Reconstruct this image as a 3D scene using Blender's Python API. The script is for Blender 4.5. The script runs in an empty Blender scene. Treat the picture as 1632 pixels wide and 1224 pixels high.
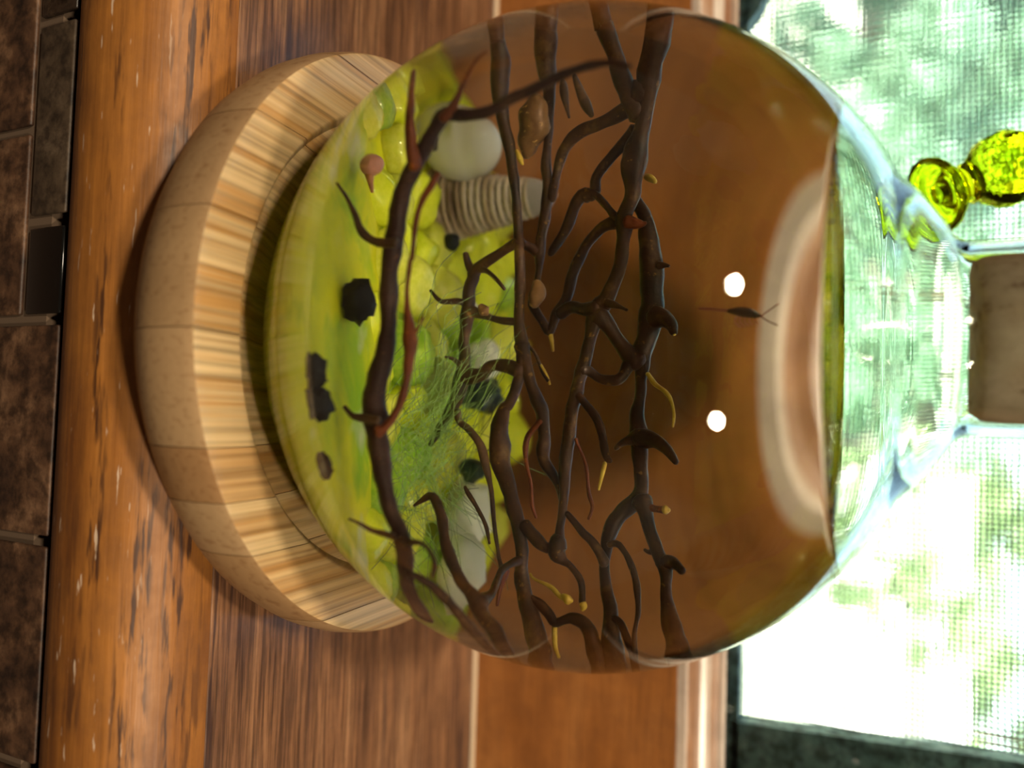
import bpy, bmesh, math, random
from mathutils import Vector, noise

# Everything below is laid out in flask radii (the flask is a 12 cm globe); S turns that into metres.
S = 0.06
random.seed(7)
D = bpy.data
SC = bpy.context.scene
COL = SC.collection

# ---------------------------------------------------------------- camera
cam_d = D.cameras.new('camera'); cam = D.objects.new('camera', cam_d); COL.objects.link(cam)
cam_d.sensor_fit = 'HORIZONTAL'; cam_d.sensor_width = 36.0
cam_d.lens = 36.0*1228.2/1632.0
cam_d.clip_start = 0.005; cam_d.clip_end = 300
_F = Vector((-0.04284, 0.90164, -0.43037)).normalized()
_U = Vector((-0.03079, 0.42937, 0.90260)).normalized()      # the phone was held on its side: picture-right is world-up
_R = Vector((0.99861, 0.05192, 0.00936)).normalized()
from mathutils import Matrix
m = Matrix((_U, -_R, -_F)).transposed().to_4x4()
m.translation = Vector((0.24272, -2.34789, 1.82142))*S
cam.matrix_world = m
cam_d.dof.use_dof = True
cam_d.dof.focus_distance = 2.42*S
cam_d.dof.aperture_fstop = 8.0
SC.camera = cam

# ---------------------------------------------------------------- light and exposure
SC.view_settings.view_transform = 'Standard'; SC.view_settings.look = 'None'
SC.view_settings.gamma = 1.0; SC.view_settings.use_curve_mapping = False
SC.view_settings.exposure = 0.0
SC.cycles.max_bounces = 24; SC.cycles.transmission_bounces = 20; SC.cycles.glossy_bounces = 8
SC.cycles.transparent_max_bounces = 16; SC.cycles.diffuse_bounces = 5
SC.cycles.caustics_reflective = True; SC.cycles.caustics_refractive = True
SC.cycles.sample_clamp_indirect = 120.0; SC.cycles.blur_glossy = 0.6

world = D.worlds.new('sky'); SC.world = world; world.use_nodes = True
wn = world.node_tree.nodes; wl = world.node_tree.links
sky = wn.new('ShaderNodeTexSky'); sky.sky_type = 'NISHITA'; sky.sun_disc = False
sky.sun_elevation = math.radians(48); sky.sun_rotation = math.radians(200); sky.air_density = 1.4; sky.dust_density = 4.0
bg = wn['Background']; bg.inputs['Strength'].default_value = 1.6
wl.new(sky.outputs[0], bg.inputs['Color'])

sun_d = D.lights.new('sun', 'SUN'); sun_d.energy = 36.0; sun_d.angle = math.radians(0.6); sun_d.color = (1, .95, .86)
sun = D.objects.new('sun', sun_d); COL.objects.link(sun)
sun.rotation_euler = Vector((0.22, 0.62, -0.75)).to_track_quat('-Z', 'Y').to_euler()

def ceiling_lamp(x, y, power):
    d = D.lights.new('ceiling_lamp', 'AREA'); d.shape = 'DISK'; d.size = 2.6*S; d.energy = power; d.color = (1, .84, .62)
    o = D.objects.new('ceiling_lamp', d); COL.objects.link(o); o.location = Vector((x, y, 23.0))*S
    return o
ceiling_lamp(-5.6, -11.3, 20.0)
ceiling_lamp(11.3, -11.7, 20.0)

# ---------------------------------------------------------------- helpers
def tag(o, label=None, cat=None, group=None, kind=None):
    if label: o['label'] = label
    if cat: o['category'] = cat
    if group: o['group'] = group
    if kind: o['kind'] = kind
    return o

def empty(name, loc=(0, 0, 0), **k):
    o = D.objects.new(name, None); COL.objects.link(o); o.location = Vector(loc)*S; o.empty_display_size = .01
    return tag(o, **k)

def mk(name, geo, mat, parent=None, org=(0, 0, 0), smooth=True, **k):
    """verts are in radii and absolute; org is where the thing stands"""
    vs, fs = geo
    me = D.meshes.new(name)
    ox = Vector(org)
    me.from_pydata([(Vector(v)-ox)*S for v in vs], [], fs)
    for mm in (mat if isinstance(mat, (list, tuple)) else [mat]): me.materials.append(mm)
    if smooth: me.polygons.foreach_set('use_smooth', [True]*len(me.polygons))
    me.update()
    o = D.objects.new(name, me); COL.objects.link(o)
    if parent: o.parent = parent
    else: o.location = ox*S
    return tag(o, **k)

def join(*gs):
    V, F = [], []
    for v, f in gs:
        n = len(V); V += list(v); F += [tuple(i+n for i in q) for q in f]
    return V, F

def box(x0, x1, y0, y1, z0, z1):
    v = [(x, y, z) for z in (z0, z1) for y in (y0, y1) for x in (x0, x1)]
    return v, [(0, 2, 3, 1), (4, 5, 7, 6), (0, 1, 5, 4), (2, 6, 7, 3), (0, 4, 6, 2), (1, 3, 7, 5)]

def bevbox(x0, x1, y0, y1, z0, z1, b):
    bm = bmesh.new()
    v, f = box(x0, x1, y0, y1, z0, z1)
    vs = [bm.verts.new(p) for p in v]
    for q in f: bm.faces.new([vs[i] for i in q])
    bmesh.ops.bevel(bm, geom=bm.edges[:], offset=b, segments=2, affect='EDGES', profile=.6)
    bm.verts.index_update()
    g = ([tuple(p.co) for p in bm.verts], [tuple(p.index for p in q.verts) for q in bm.faces]); bm.free()
    return g

def lathe(prof, n=96, c=(0, 0)):
    """prof: (r, z) from the bottom outside round to the top; r == 0 closes with a fan. Normals face outward when it runs upward outside."""
    V, F = [], []; rings = []
    for r, z in prof:
        if r <= 1e-9: rings.append([len(V)]); V.append((c[0], c[1], z))
        else:
            rings.append(list(range(len(V), len(V)+n)))
            V += [(c[0]+r*math.cos(2*math.pi*i/n), c[1]+r*math.sin(2*math.pi*i/n), z) for i in range(n)]
    for a, b in zip(rings, rings[1:]):
        for i in range(n):
            j = (i+1) % n
            if len(a) == 1 and len(b) == 1: continue
            if len(a) == 1: F.append((a[0], b[j], b[i]))
            elif len(b) == 1: F.append((a[i], a[j], b[0]))
            else: F.append((a[i], a[j], b[j], b[i]))
    return V, F

def extrude_x(prof, x0, x1):
    """closed (y, z) outline, counter-clockwise seen from +x, swept along x"""
    n = len(prof)
    V = [(x0, y, z) for y, z in prof]+[(x1, y, z) for y, z in prof]
    F = [(i, i+n, (i+1) % n+n, (i+1) % n) for i in range(n)]
    F = [tuple(reversed(f)) for f in F]
    F += [tuple(range(n))[::-1], tuple(range(n, 2*n))]
    return V, F

def smooth_path(P, sub=4):
    out = []
    n = len(P)
    for i in range(n-1):
        p0, p1, p2, p3 = P[max(0, i-1)], P[i], P[i+1], P[min(n-1, i+2)]
        for k in range(sub):
            t = k/sub
            out.append(tuple(.5*((2*b)+(-a+c)*t+(2*a-5*b+4*c-d)*t*t+(-a+3*b-3*c+d)*t**3) for a, b, c, d in zip(p0, p1, p2, p3)))
    out.append(tuple(P[-1]))
    return out

def tube(P, nseg=10, sub=4, bumps=0.0, fr=30.0):
    """P: (x, y, z, radius); a closed tapering tube with rounded ends"""
    Q = smooth_path(P, sub) if sub > 1 and len(P) > 1 else P
    V, F = [], []
    N = None
    pts = [Vector(q[:3]) for q in Q]
    rings = []
    L = len(Q)
    def ring(c, r, N, B):
        ids = list(range(len(V), len(V)+nseg))
        for i in range(nseg):
            a = 2*math.pi*i/nseg
            d = N*math.cos(a)+B*math.sin(a)
            rr = r*(1+bumps*noise.noise((c+d*r)*fr)) if bumps else r
            V.append(tuple(c+d*rr))
        rings.append(ids)
    for i in range(L):
        T = (pts[min(L-1, i+1)]-pts[max(0, i-1)])
        T = T.normalized() if T.length > 1e-9 else Vector((0, 0, 1))
        if N is None: N = T.orthogonal().normalized()
        N = (N-T*N.dot(T)).normalized(); B = T.cross(N)
        r = max(Q[i][3], .0015)
        if i == 0:
            V.append(tuple(pts[0]-T*r*.7)); rings.append([0]); ring(pts[0]-T*r*.45, r*.7, N, B)
        ring(pts[i], r, N, B)
        if i == L-1:
            ring(pts[i]+T*r*.45, r*.7, N, B); V.append(tuple(pts[i]+T*r*.7)); rings.append([len(V)-1])
    for a, b in zip(rings, rings[1:]):
        for i in range(nseg):
            j = (i+1) % nseg
            if len(a) == 1: F.append((a[0], b[j], b[i]))
            elif len(b) == 1: F.append((a[i], a[j], b[0]))
            else: F.append((a[i], a[j], b[j], b[i]))
    return V, F

def blob(c, r, lump=.25, fr=2.0, seed=0, sub=3, rot=None, sharp=False):
    bm = bmesh.new(); bmesh.ops.create_icosphere(bm, subdivisions=sub, radius=1)
    off = Vector((seed*3.7, seed*1.3, seed*5.1)); c = Vector(c)
    V = []
    for v in bm.verts:
        p = v.co.copy()
        q = p*(1+lump*noise.noise(p*fr+off)+lump*.4*noise.noise(p*fr*2.7+off))
        if sharp: q = q*(1+.10*noise.cell(p*fr*1.6+off))
        q = Vector((q.x*r[0], q.y*r[1], q.z*r[2]))
        if rot: q = rot @ q
        V.append(tuple(q+c))
    F = [tuple(x.index for x in f.verts) for f in bm.faces]; bm.free()
    return V, F

# ---------------------------------------------------------------- materials
def mat(name):
    m = D.materials.new(name); m.use_nodes = True
    n = m.node_tree.nodes; b = n['Principled BSDF']
    return m, n, m.node_tree.links, b

def coords(n, l, scale, rot=(0, 0, 0), loc=(0, 0, 0)):
    tc = n.new('ShaderNodeTexCoord'); mp = n.new('ShaderNodeMapping')
    mp.inputs['Scale'].default_value = tuple(s/S for s in scale); mp.inputs['Rotation'].default_value = rot
    mp.inputs['Location'].default_value = loc
    l.new(tc.outputs['Object'], mp.inputs[0]); return mp.outputs[0]

def noise_tex(n, l, vec, scale=1.0, detail=4, rough=.55, dist=0.0):
    t = n.new('ShaderNodeTexNoise'); t.inputs['Scale'].default_value = scale; t.inputs['Detail'].default_value = detail
    t.inputs['Roughness'].default_value = rough; t.inputs['Distortion'].default_value = dist
    if vec: l.new(vec, t.inputs['Vector'])
    return t.outputs[0]

def ramp(n, l, fac, stops, interp='LINEAR'):
    r = n.new('ShaderNodeValToRGB'); cr = r.color_ramp; cr.interpolation = interp
    while len(cr.elements) < len(stops): cr.elements.new(.5)
    for e, (p, c) in zip(cr.elements, stops): e.position = p; e.color = (*c, 1) if len(c) == 3 else c
    l.new(fac, r.inputs[0]); return r.outputs[0]

def mix(n, l, a, b, fac, mode='MIX'):
    x = n.new('ShaderNodeMix'); x.data_type = 'RGBA'; x.blend_type = mode
    for sock, v in ((x.inputs[0], fac), (x.inputs[6], a), (x.inputs[7], b)):
        if isinstance(v, (int, float)): sock.default_value = v
        elif isinstance(v, tuple): sock.default_value = (*v, 1)
        else: l.new(v, sock)
    return x.outputs[2]

def bump(n, l, b, h, strength=.3, dist=.01):
    u = n.new('ShaderNodeBump'); u.inputs['Strength'].default_value = strength; u.inputs['Distance'].default_value = dist*S
    l.new(h, u.inputs['Height']); l.new(u.outputs[0], b.inputs['Normal'])

def plain(name, col, rough=.5, **k):
    m, n, l, b = mat(name); b.inputs['Base Color'].default_value = (*col, 1); b.inputs['Roughness'].default_value = rough
    for kk, v in k.items(): b.inputs[kk].default_value = v
    return m

def wood(name, base, dark, light, axis=0, rough=.35, pore=.5, spec=.5, fine=1.0, coat=0.0, pores=(46, 6.0), streak=.5, chips=0.0, lines=1.0, fc=0.0):
    """grain runs along axis; pores are short dark dashes along it, gathered in rows"""
    m, n, l, b = mat(name)
    def ax(p, q): s = [p]*3; s[axis] = q; return s
    g = noise_tex(n, l, coords(n, l, ax(5*fine, .8)), 1.0, 5, .6, .5)
    c = ramp(n, l, g, [(.30, dark), (.5, base), (.72, light)])
    f = noise_tex(n, l, coords(n, l, ax(48*fine, 2.2), loc=(.3, .8, .1)), 1.0, 4, .65)
    c = mix(n, l, c, ramp(n, l, f, [(.32+.08*fc, tuple(q*(1-.45*fc) for q in (.55, .50, .48))), (.62-.03*fc, (1.10+.1*fc, 1.07+.1*fc, 1.03+.1*fc))]), streak, 'MULTIPLY')
    mo = noise_tex(n, l, coords(n, l, (7, 7, 7), loc=(5, 1, 2)), 1.0, 5, .65)
    c = mix(n, l, c, ramp(n, l, mo, [(.34, (.66, .62, .60)), (.62, (1.12, 1.10, 1.08))]), .55, 'MULTIPLY')
    rows = noise_tex(n, l, coords(n, l, ax(11*lines, .5), loc=(3.1, 1.7, .4)), 1.0, 2, .5)
    p = noise_tex(n, l, coords(n, l, ax(*pores), loc=(1.1, 4.7, .9)), 1.0, 3, .55)
    pm = n.new('ShaderNodeMath'); pm.operation = 'MULTIPLY'
    l.new(ramp(n, l, p, [(.50, (0, 0, 0)), (.60, (pore,)*3)]), pm.inputs[0]); l.new(ramp(n, l, rows, [(.50, (0, 0, 0)), (.60, (1, 1, 1))]), pm.inputs[1])
    c = mix(n, l, c, tuple(x*y for x, y in zip(dark, (.30, .30, .55))), pm.outputs[0])
    if chips:
        q = noise_tex(n, l, coords(n, l, ax(60, 7), loc=(9.1, 2.7, 5.9)), 1.0, 3, .55)
        cm = n.new('ShaderNodeMath'); cm.operation = 'MULTIPLY'
        l.new(ramp(n, l, q, [(.66, (0, 0, 0)), (.70, (chips,)*3)]), cm.inputs[0])
        sx = n.new('ShaderNodeSeparateXYZ'); l.new(coords(n, l, (1, 1, 1)), sx.inputs[0])
        mr = n.new('ShaderNodeMapRange'); mr.inputs[1].default_value = -.02; mr.inputs[2].default_value = -.10; l.new(sx.outputs[2], mr.inputs[0])
        l.new(mr.outputs[0], cm.inputs[1])
        c = mix(n, l, c, (.62, .48, .36), cm.outputs[0])
    l.new(c, b.inputs['Base Color'])
    b.inputs['Specular IOR Level'].default_value = spec
    b.inputs['Coat Weight'].default_value = coat; b.inputs['Coat Roughness'].default_value = .22
    l.new(ramp(n, l, mo, [(.3, (rough*1.2,)*3), (.7, (rough*.85,)*3)]), b.inputs['Roughness'])
    bump(n, l, b, f, .25, .008)
    return m

def glass(name, ior, col=(1, 1, 1)):
    m = D.materials.new(name); m.use_nodes = True; n = m.node_tree.nodes; n.remove(n['Principled BSDF'])
    g = n.new('ShaderNodeBsdfGlass'); g.inputs['IOR'].default_value = ior; g.inputs['Roughness'].default_value = 0.0
    g.inputs['Color'].default_value = (*col, 1)
    m.node_tree.links.new(g.outputs[0], n['Material Output'].inputs['Surface']); return m

CORAL = [
('front', [(0.7511,-0.484,0.721,0.0288),(0.6425,-0.532,0.7174,0.024),(0.5235,-0.534,0.7196,0.0224),(0.4362,-0.536,0.6909,0.0224),(0.3604,-0.538,0.6733,0.0224),(0.2886,-0.54,0.6612,0.0264),(0.2305,-0.542,0.6552,0.0288),(0.1654,-0.544,0.652,0.0272),(0.0821,-0.546,0.674,0.0232),(0.0007,-0.548,0.6859,0.0216),(-0.0804,-0.55,0.6866,0.0216),(-0.1414,-0.552,0.6908,0.0208),(-0.209,-0.554,0.7025,0.0216),(-0.2894,-0.556,0.7151,0.0208),(-0.3449,-0.558,0.7407,0.02),(-0.4,-0.56,0.7752,0.0192),(-0.4362,-0.562,0.7959,0.02),(-0.4634,-0.564,0.8216,0.0192),(-0.4586,-0.566,0.8724,0.015),(-0.4638,-0.568,0.9294,0.0138),(-0.4873,-0.57,0.9801,0.0141),(-0.5034,-0.572,1.0336,0.0133),(-0.5292,-0.574,1.0876,0.0128),(-0.5509,-0.576,1.1547,0.012),(-0.5571,-0.578,1.2133,0.0096),(-0.5452,-0.58,1.2603,0.0056)]),
('red', [(-0.4543,-0.58,0.822,0.0162),(-0.4765,-0.58,0.8408,0.0125),(-0.5103,-0.58,0.8569,0.008),(-0.5604,-0.58,0.8741,0.0064),(-0.5987,-0.58,0.8918,0.0048),(-0.6179,-0.58,0.9132,0.0035)]),
('red', [(-0.3455,-0.58,0.7574,0.0158),(-0.4182,-0.585,0.7419,0.0134),(-0.499,-0.59,0.7349,0.0112),(-0.5509,-0.595,0.7324,0.0088),(-0.6074,-0.6,0.7222,0.0064)]),
('twig', [(-0.1756,-0.58,0.7129,0.0145),(-0.1769,-0.58,0.6841,0.0103),(-0.1841,-0.58,0.6515,0.01),(-0.2101,-0.58,0.6209,0.01),(-0.2444,-0.58,0.6058,0.0072),(-0.2893,-0.58,0.5786,0.0048),(-0.3262,-0.58,0.5472,0.0035)]),
('red', [(0.2509,-0.58,0.6781,0.0173),(0.2419,-0.58,0.696,0.0103),(0.2013,-0.58,0.7278,0.0095),(0.1442,-0.58,0.746,0.0095),(0.0874,-0.58,0.7543,0.0126),(0.0379,-0.58,0.7563,0.0173),(-0.0231,-0.58,0.747,0.0079),(-0.0754,-0.58,0.7457,0.0055),(-0.1316,-0.58,0.7521,0.0048),(-0.1428,-0.58,0.7565,0.0055),(-0.2229,-0.58,0.7636,0.0063),(-0.2715,-0.58,0.7793,0.008),(-0.3056,-0.58,0.8014,0.0087),(-0.3261,-0.58,0.8131,0.0072)]),
('red', [(0.0422,-0.58,0.7564,0.0101),(0.0184,-0.58,0.7747,0.0039),(-0.0053,-0.58,0.7866,0.0035)]),
('twig', [(0.2306,-0.58,0.6731,0.0171),(0.2223,-0.58,0.645,0.0115),(0.2184,-0.58,0.6114,0.0091),(0.1983,-0.58,0.5876,0.0064)]),
('twig', [(0.5055,-0.58,0.7128,0.0112),(0.501,-0.58,0.6938,0.0096),(0.496,-0.58,0.6527,0.0072),(0.4811,-0.58,0.6129,0.0056),(0.4738,-0.58,0.5822,0.0035)]),
('twig', [(0.5132,-0.58,0.733,0.0139),(0.5144,-0.58,0.7535,0.009),(0.5146,-0.58,0.787,0.0072),(0.535,-0.58,0.8091,0.0064),(0.5667,-0.58,0.8188,0.0056),(0.6022,-0.58,0.8091,0.0035)]),
('dark', [(0.6041,-0.58,0.7402,0.0128),(0.6045,-0.544,0.7554,0.0128),(0.6253,-0.508,0.7848,0.0144),(0.654,-0.472,0.8026,0.016),(0.6848,-0.436,0.8151,0.0176),(0.743,-0.4,0.8427,0.0192),(0.8779,-0.3479,0.8827,0.0192)]),
('dark', [(0.4029,-0.25,0.6354,0.0038),(0.3912,-0.25,0.6539,0.0068),(0.381,-0.25,0.6805,0.0111),(0.4233,-0.25,0.7046,0.0125),(0.4816,-0.25,0.7165,0.0134),(0.5355,-0.25,0.7358,0.0141),(0.5824,-0.25,0.764,0.0157),(0.6166,-0.25,0.7914,0.02),(0.6602,-0.25,0.8151,0.0208),(0.7094,-0.25,0.8456,0.0224),(0.7878,-0.25,0.8718,0.024),(0.9053,-0.25,0.8963,0.024)]),
('dark', [(0.6317,-0.25,0.8041,0.0247),(0.6198,-0.2083,0.7998,0.0188),(0.5998,-0.1667,0.8059,0.0108),(0.5682,-0.125,0.8031,0.0094),(0.5419,-0.0833,0.7986,0.0092),(0.523,-0.0417,0.8087,0.0099),(0.5154,0,0.8163,0.0125)]),
('twig', [(0.1654,-0.05,0.6512,0.0096),(0.1911,-0.0437,0.6546,0.0095),(0.2124,-0.0375,0.6809,0.0093),(0.2473,-0.0312,0.7079,0.0112),(0.2985,-0.025,0.7209,0.0096),(0.358,-0.0188,0.7361,0.0072),(0.4252,-0.0125,0.7438,0.0056),(0.5019,-0.0062,0.7572,0.0053),(0.5322,0,0.7647,0.0068)]),
('twig', [(0.3513,-0.1,0.7005,0.0047),(0.3661,-0.1,0.7094,0.0062),(0.4071,-0.1,0.7389,0.0062),(0.4404,-0.1,0.7583,0.0055),(0.482,-0.1,0.7701,0.0039)]),
('dark', [(-0.9193,0,0.7245,0.017),(-0.6996,0,0.7362,0.017),(-0.6715,0,0.7386,0.0196),(-0.6406,0,0.7433,0.0215),(-0.5913,0,0.7359,0.0198),(-0.5378,0,0.7416,0.0163),(-0.4806,0,0.7545,0.0142),(-0.4006,-0,0.7684,0.012),(-0.3173,0,0.7769,0.0112),(-0.2529,0,0.7825,0.0128),(-0.166,-0,0.7872,0.0128),(-0.0564,-0,0.7863,0.0136),(0.0106,0,0.798,0.016),(0.0867,0,0.7886,0.0136),(0.144,-0,0.7672,0.0136),(0.1595,0,0.7528,0.016),(0.2165,0,0.7434,0.0248),(0.2791,0,0.7494,0.024),(0.3466,0,0.7738,0.02),(0.4244,0,0.7971,0.0176),(0.4944,0,0.8152,0.0159),(0.5623,0,0.8188,0.0173),(0.6283,0,0.8413,0.0215),(0.6949,0,0.8629,0.026),(0.74,0,0.8727,0.0296),(0.9382,0,0.8996,0.0296)]),
('dark', [(-0.0003,-0,0.7961,0.0209),(0.0463,0.0022,0.8064,0.0152),(0.0928,0.0044,0.8202,0.0144),(0.1344,0.0067,0.8372,0.0152),(0.1651,0.0089,0.8506,0.0168),(0.2277,0.0111,0.8584,0.016),(0.2777,0.0133,0.856,0.016),(0.3134,0.0156,0.8809,0.0111),(0.3503,0.0178,0.8976,0.009),(0.3795,0.02,0.9075,0.0104)]),
('red', [(0.1887,0,0.8515,0.0104),(0.1979,0,0.8419,0.0081),(0.2286,0,0.8166,0.0072),(0.2788,0,0.8152,0.0064),(0.3402,0,0.8308,0.0048),(0.3875,0,0.836,0.0048),(0.418,0,0.847,0.0035)]),
('dark', [(-0.25,0,0.7776,0.0168),(-0.2459,0,0.7645,0.0123),(-0.224,0,0.7269,0.0111),(-0.2034,-0,0.694,0.0128),(-0.1824,0,0.6645,0.0152),(-0.1686,-0,0.6646,0.016),(-0.1332,-0,0.6518,0.016),(-0.0897,-0,0.6508,0.0176),(-0.0226,0,0.6422,0.0144),(0.0323,0,0.6436,0.0152),(0.0714,-0,0.6398,0.0208),(0.1212,0,0.6283,0.0184),(0.1646,0,0.6103,0.0144),(0.1999,0,0.5889,0.012),(0.2439,0,0.5636,0.0072)]),
('dark', [(-0.1777,0,0.6695,0.0161),(-0.1965,0,0.6528,0.0104),(-0.2287,0,0.6428,0.0064)]),
('dark', [(-0.1054,0,0.6439,0.0113),(-0.1098,-0.0167,0.6294,0.0086),(-0.1083,-0.0333,0.5938,0.007),(-0.1328,-0.05,0.5731,0.0039)]),
('twig', [(-0.0896,-0,0.6541,0.018),(-0.075,0,0.6943,0.0104),(-0.0634,0,0.7329,0.0086),(-0.0581,0,0.7746,0.0101)]),
('tan', [(-0.0948,-0.03,0.6965,0.008),(-0.0823,-0.03,0.7066,0.0143),(-0.076,-0.03,0.7134,0.0071)]),
('dark', [(0.0761,0,0.6417,0.0251),(0.0719,0,0.6882,0.017),(0.0503,0,0.7159,0.0144),(0.0507,0,0.7542,0.0165),(0.0619,0,0.7912,0.0225)]),
('twig', [(0.0573,0,0.6394,0.0104),(0.0462,-0.0167,0.6378,0.0071),(0.0351,-0.0333,0.628,0.0047),(0.0319,-0.05,0.6153,0.0035)]),
('twig', [(-0.1884,0,0.676,0.01),(-0.1846,-0.0133,0.7014,0.0077),(-0.1639,-0.0267,0.732,0.0055),(-0.134,-0.04,0.7626,0.0039)]),
('dark', [(-0.9335,0.05,0.8405,0.0234),(-0.7236,0.05,0.8339,0.0234),(-0.6977,0.05,0.8326,0.0254),(-0.6621,0.05,0.8314,0.0254),(-0.6244,0.05,0.8353,0.0213),(-0.5762,0.05,0.8381,0.014),(-0.5022,0.05,0.8352,0.0111),(-0.4474,0.05,0.8309,0.0128),(-0.3859,0.05,0.8364,0.0144),(-0.323,0.05,0.8309,0.0136),(-0.2814,0.05,0.8233,0.0128),(-0.2376,0.05,0.8175,0.0128),(-0.1932,0.05,0.8167,0.0088),(-0.1625,0.05,0.8124,0.008),(-0.1315,0.05,0.8131,0.0144),(-0.1052,0.05,0.8037,0.0128),(-0.0642,0.05,0.828,0.0112),(-0.0373,0.05,0.8487,0.0109),(-0.0605,0.05,0.8581,0.012),(-0.0822,0.05,0.8658,0.0128),(-0.1173,0.05,0.8896,0.0144),(-0.1783,0.05,0.9061,0.0144),(-0.2425,0.05,0.9369,0.0128),(-0.2829,0.05,0.9727,0.0136),(-0.2989,0.05,1.0087,0.0189),(-0.3008,0.05,1.0292,0.0281)]),
('tip', [(-0.0373,0.05,0.8487,0.0072),(-0.02,0.05,0.8542,0.0056),(0.0097,0.05,0.8583,0.0035)]),
('tan', [(-0.1583,0.03,0.8186,0.0096),(-0.1381,0.03,0.8224,0.0192),(-0.1212,0.03,0.8194,0.0208),(-0.1027,0.03,0.8132,0.012)]),
('tan', [(-0.5781,0.04,0.8078,0.0201),(-0.5567,0.04,0.8091,0.0344),(-0.5178,0.04,0.8026,0.0379),(-0.4846,0.04,0.7914,0.0286),(-0.4601,0.04,0.7833,0.0112)]),
('dark', [(-0.2529,0.02,0.7762,0.0164),(-0.2502,0.035,0.7835,0.0106),(-0.2378,0.05,0.8109,0.0154)]),
('dark', [(-0.2322,0.05,0.844,0.0072),(-0.2366,0.05,0.8505,0.0096),(-0.2793,0.05,0.8807,0.0128),(-0.329,0.05,0.9023,0.0144),(-0.366,0.05,0.9239,0.0157),(-0.3673,0.05,0.9558,0.0128),(-0.4058,0.05,0.9593,0.012),(-0.4458,0.05,0.9941,0.0117),(-0.4791,0.05,1.0282,0.0146),(-0.4961,0.05,1.0533,0.0196)]),
('dark', [(-0.3655,0.05,0.9335,0.0171),(-0.366,0.0425,0.9585,0.0095),(-0.3341,0.035,0.9938,0.0088),(-0.3069,0.0275,1.0194,0.0114),(-0.2962,0.02,1.0365,0.0167)]),
('dark', [(-0.3593,0.05,0.8449,0.0116),(-0.3803,0.0463,0.8509,0.0116),(-0.432,0.0425,0.8659,0.0112),(-0.4751,0.0387,0.8841,0.0141),(-0.5062,0.035,0.9257,0.0147),(-0.5189,0.0312,0.9717,0.0142),(-0.5338,0.0275,1.0153,0.0158),(-0.5526,0.0238,1.0504,0.0214),(-0.5752,0.02,1.0787,0.0299)]),
('twig', [(-0.6085,0.03,0.8793,0.0076),(-0.5901,0.03,0.8826,0.0106),(-0.561,0.03,0.8891,0.0069),(-0.5361,0.03,0.8957,0.0035)]),
('twig', [(-0.6193,0.03,0.9066,0.0059),(-0.5946,0.03,0.9177,0.0095),(-0.5625,0.03,0.9338,0.0122),(-0.537,0.03,0.9515,0.0062)]),
('dark', [(-0.9496,0.02,0.9001,0.0195),(-0.7203,0.02,0.971,0.0195),(-0.7009,0.02,0.9806,0.0209),(-0.6524,0.02,1.0049,0.0177),(-0.6076,0.02,1.0235,0.0214),(-0.5705,0.02,1.0418,0.0218),(-0.5327,0.02,1.0692,0.026)]),
('dark', [(-0.924,0.0238,1.1163,0.029),(-0.7044,0.02,1.1044,0.029),(-0.679,0.0193,1.1022,0.0293),(-0.6132,0.0186,1.0914,0.0268),(-0.5413,0.0179,1.0873,0.019),(-0.4895,0.0171,1.0784,0.0201),(-0.4524,0.0164,1.0669,0.028),(-0.4224,0.0157,1.0608,0.0294),(-0.383,0.015,1.0628,0.0232),(-0.3488,0.0143,1.0629,0.0204),(-0.3149,0.0136,1.0505,0.0175),(-0.2962,0.0129,1.0452,0.0221),(-0.2536,0.0121,1.0454,0.0165),(-0.2032,0.0114,1.0426,0.0159),(-0.1513,0.0107,1.0272,0.0176),(-0.1095,0.01,1.0096,0.0192),(-0.0842,0.0093,0.9882,0.024),(-0.0401,0.0086,0.9753,0.0176),(0.0118,0.0079,0.9641,0.016),(0.0654,0.0071,0.9513,0.016),(0.1084,0.0064,0.9414,0.016),(0.1528,0.0057,0.9316,0.0168),(0.2154,0.005,0.924,0.016),(0.2955,0.0043,0.917,0.0144),(0.3683,0.0036,0.9164,0.0112),(0.4341,0.0029,0.9093,0.0112),(0.4687,0.0021,0.9045,0.0141),(0.4877,0.0014,0.8784,0.0127),(0.4642,0.0007,0.8456,0.015),(0.4373,0,0.8156,0.0175)]),
('dark', [(0.4645,0,0.9051,0.0186),(0.4957,0,0.9031,0.0212),(0.515,0,0.9213,0.0119),(0.5257,0,0.939,0.009),(0.5595,0,0.9668,0.0077),(0.6032,0,0.9712,0.009)]),
('tip', [(0.6018,0,0.9712,0.0069),(0.6126,0,0.9746,0.0108),(0.6209,0,0.9717,0.0046)]),
('dark', [(-0.0831,0,0.9884,0.0219),(-0.0902,0.0133,0.9447,0.0153),(-0.0955,0.0267,0.912,0.0158),(-0.0807,0.04,0.8811,0.0162)]),
('twig', [(-0.0992,0,1.0134,0.0141),(-0.0929,-0.01,1.0361,0.0075),(-0.0853,-0.02,1.0571,0.0044),(-0.0777,-0.03,1.0748,0.0037)]),
('dark', [(-0.0739,0,0.9918,0.0244),(-0.054,0.015,1.0063,0.0206),(-0.0247,0.03,1.0243,0.0162),(0.0092,0.045,1.0472,0.0188),(0.0385,0.06,1.0746,0.0265)]),
('dark', [(0.0308,0.06,1.068,0.0206),(0.053,0.05,1.0514,0.016),(0.0752,0.04,1.0412,0.0134),(0.0851,0.03,1.0274,0.0122),(0.0813,0.02,0.9939,0.0107),(0.0653,0.01,0.9697,0.012),(0.063,0,0.9555,0.0133)]),
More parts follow.
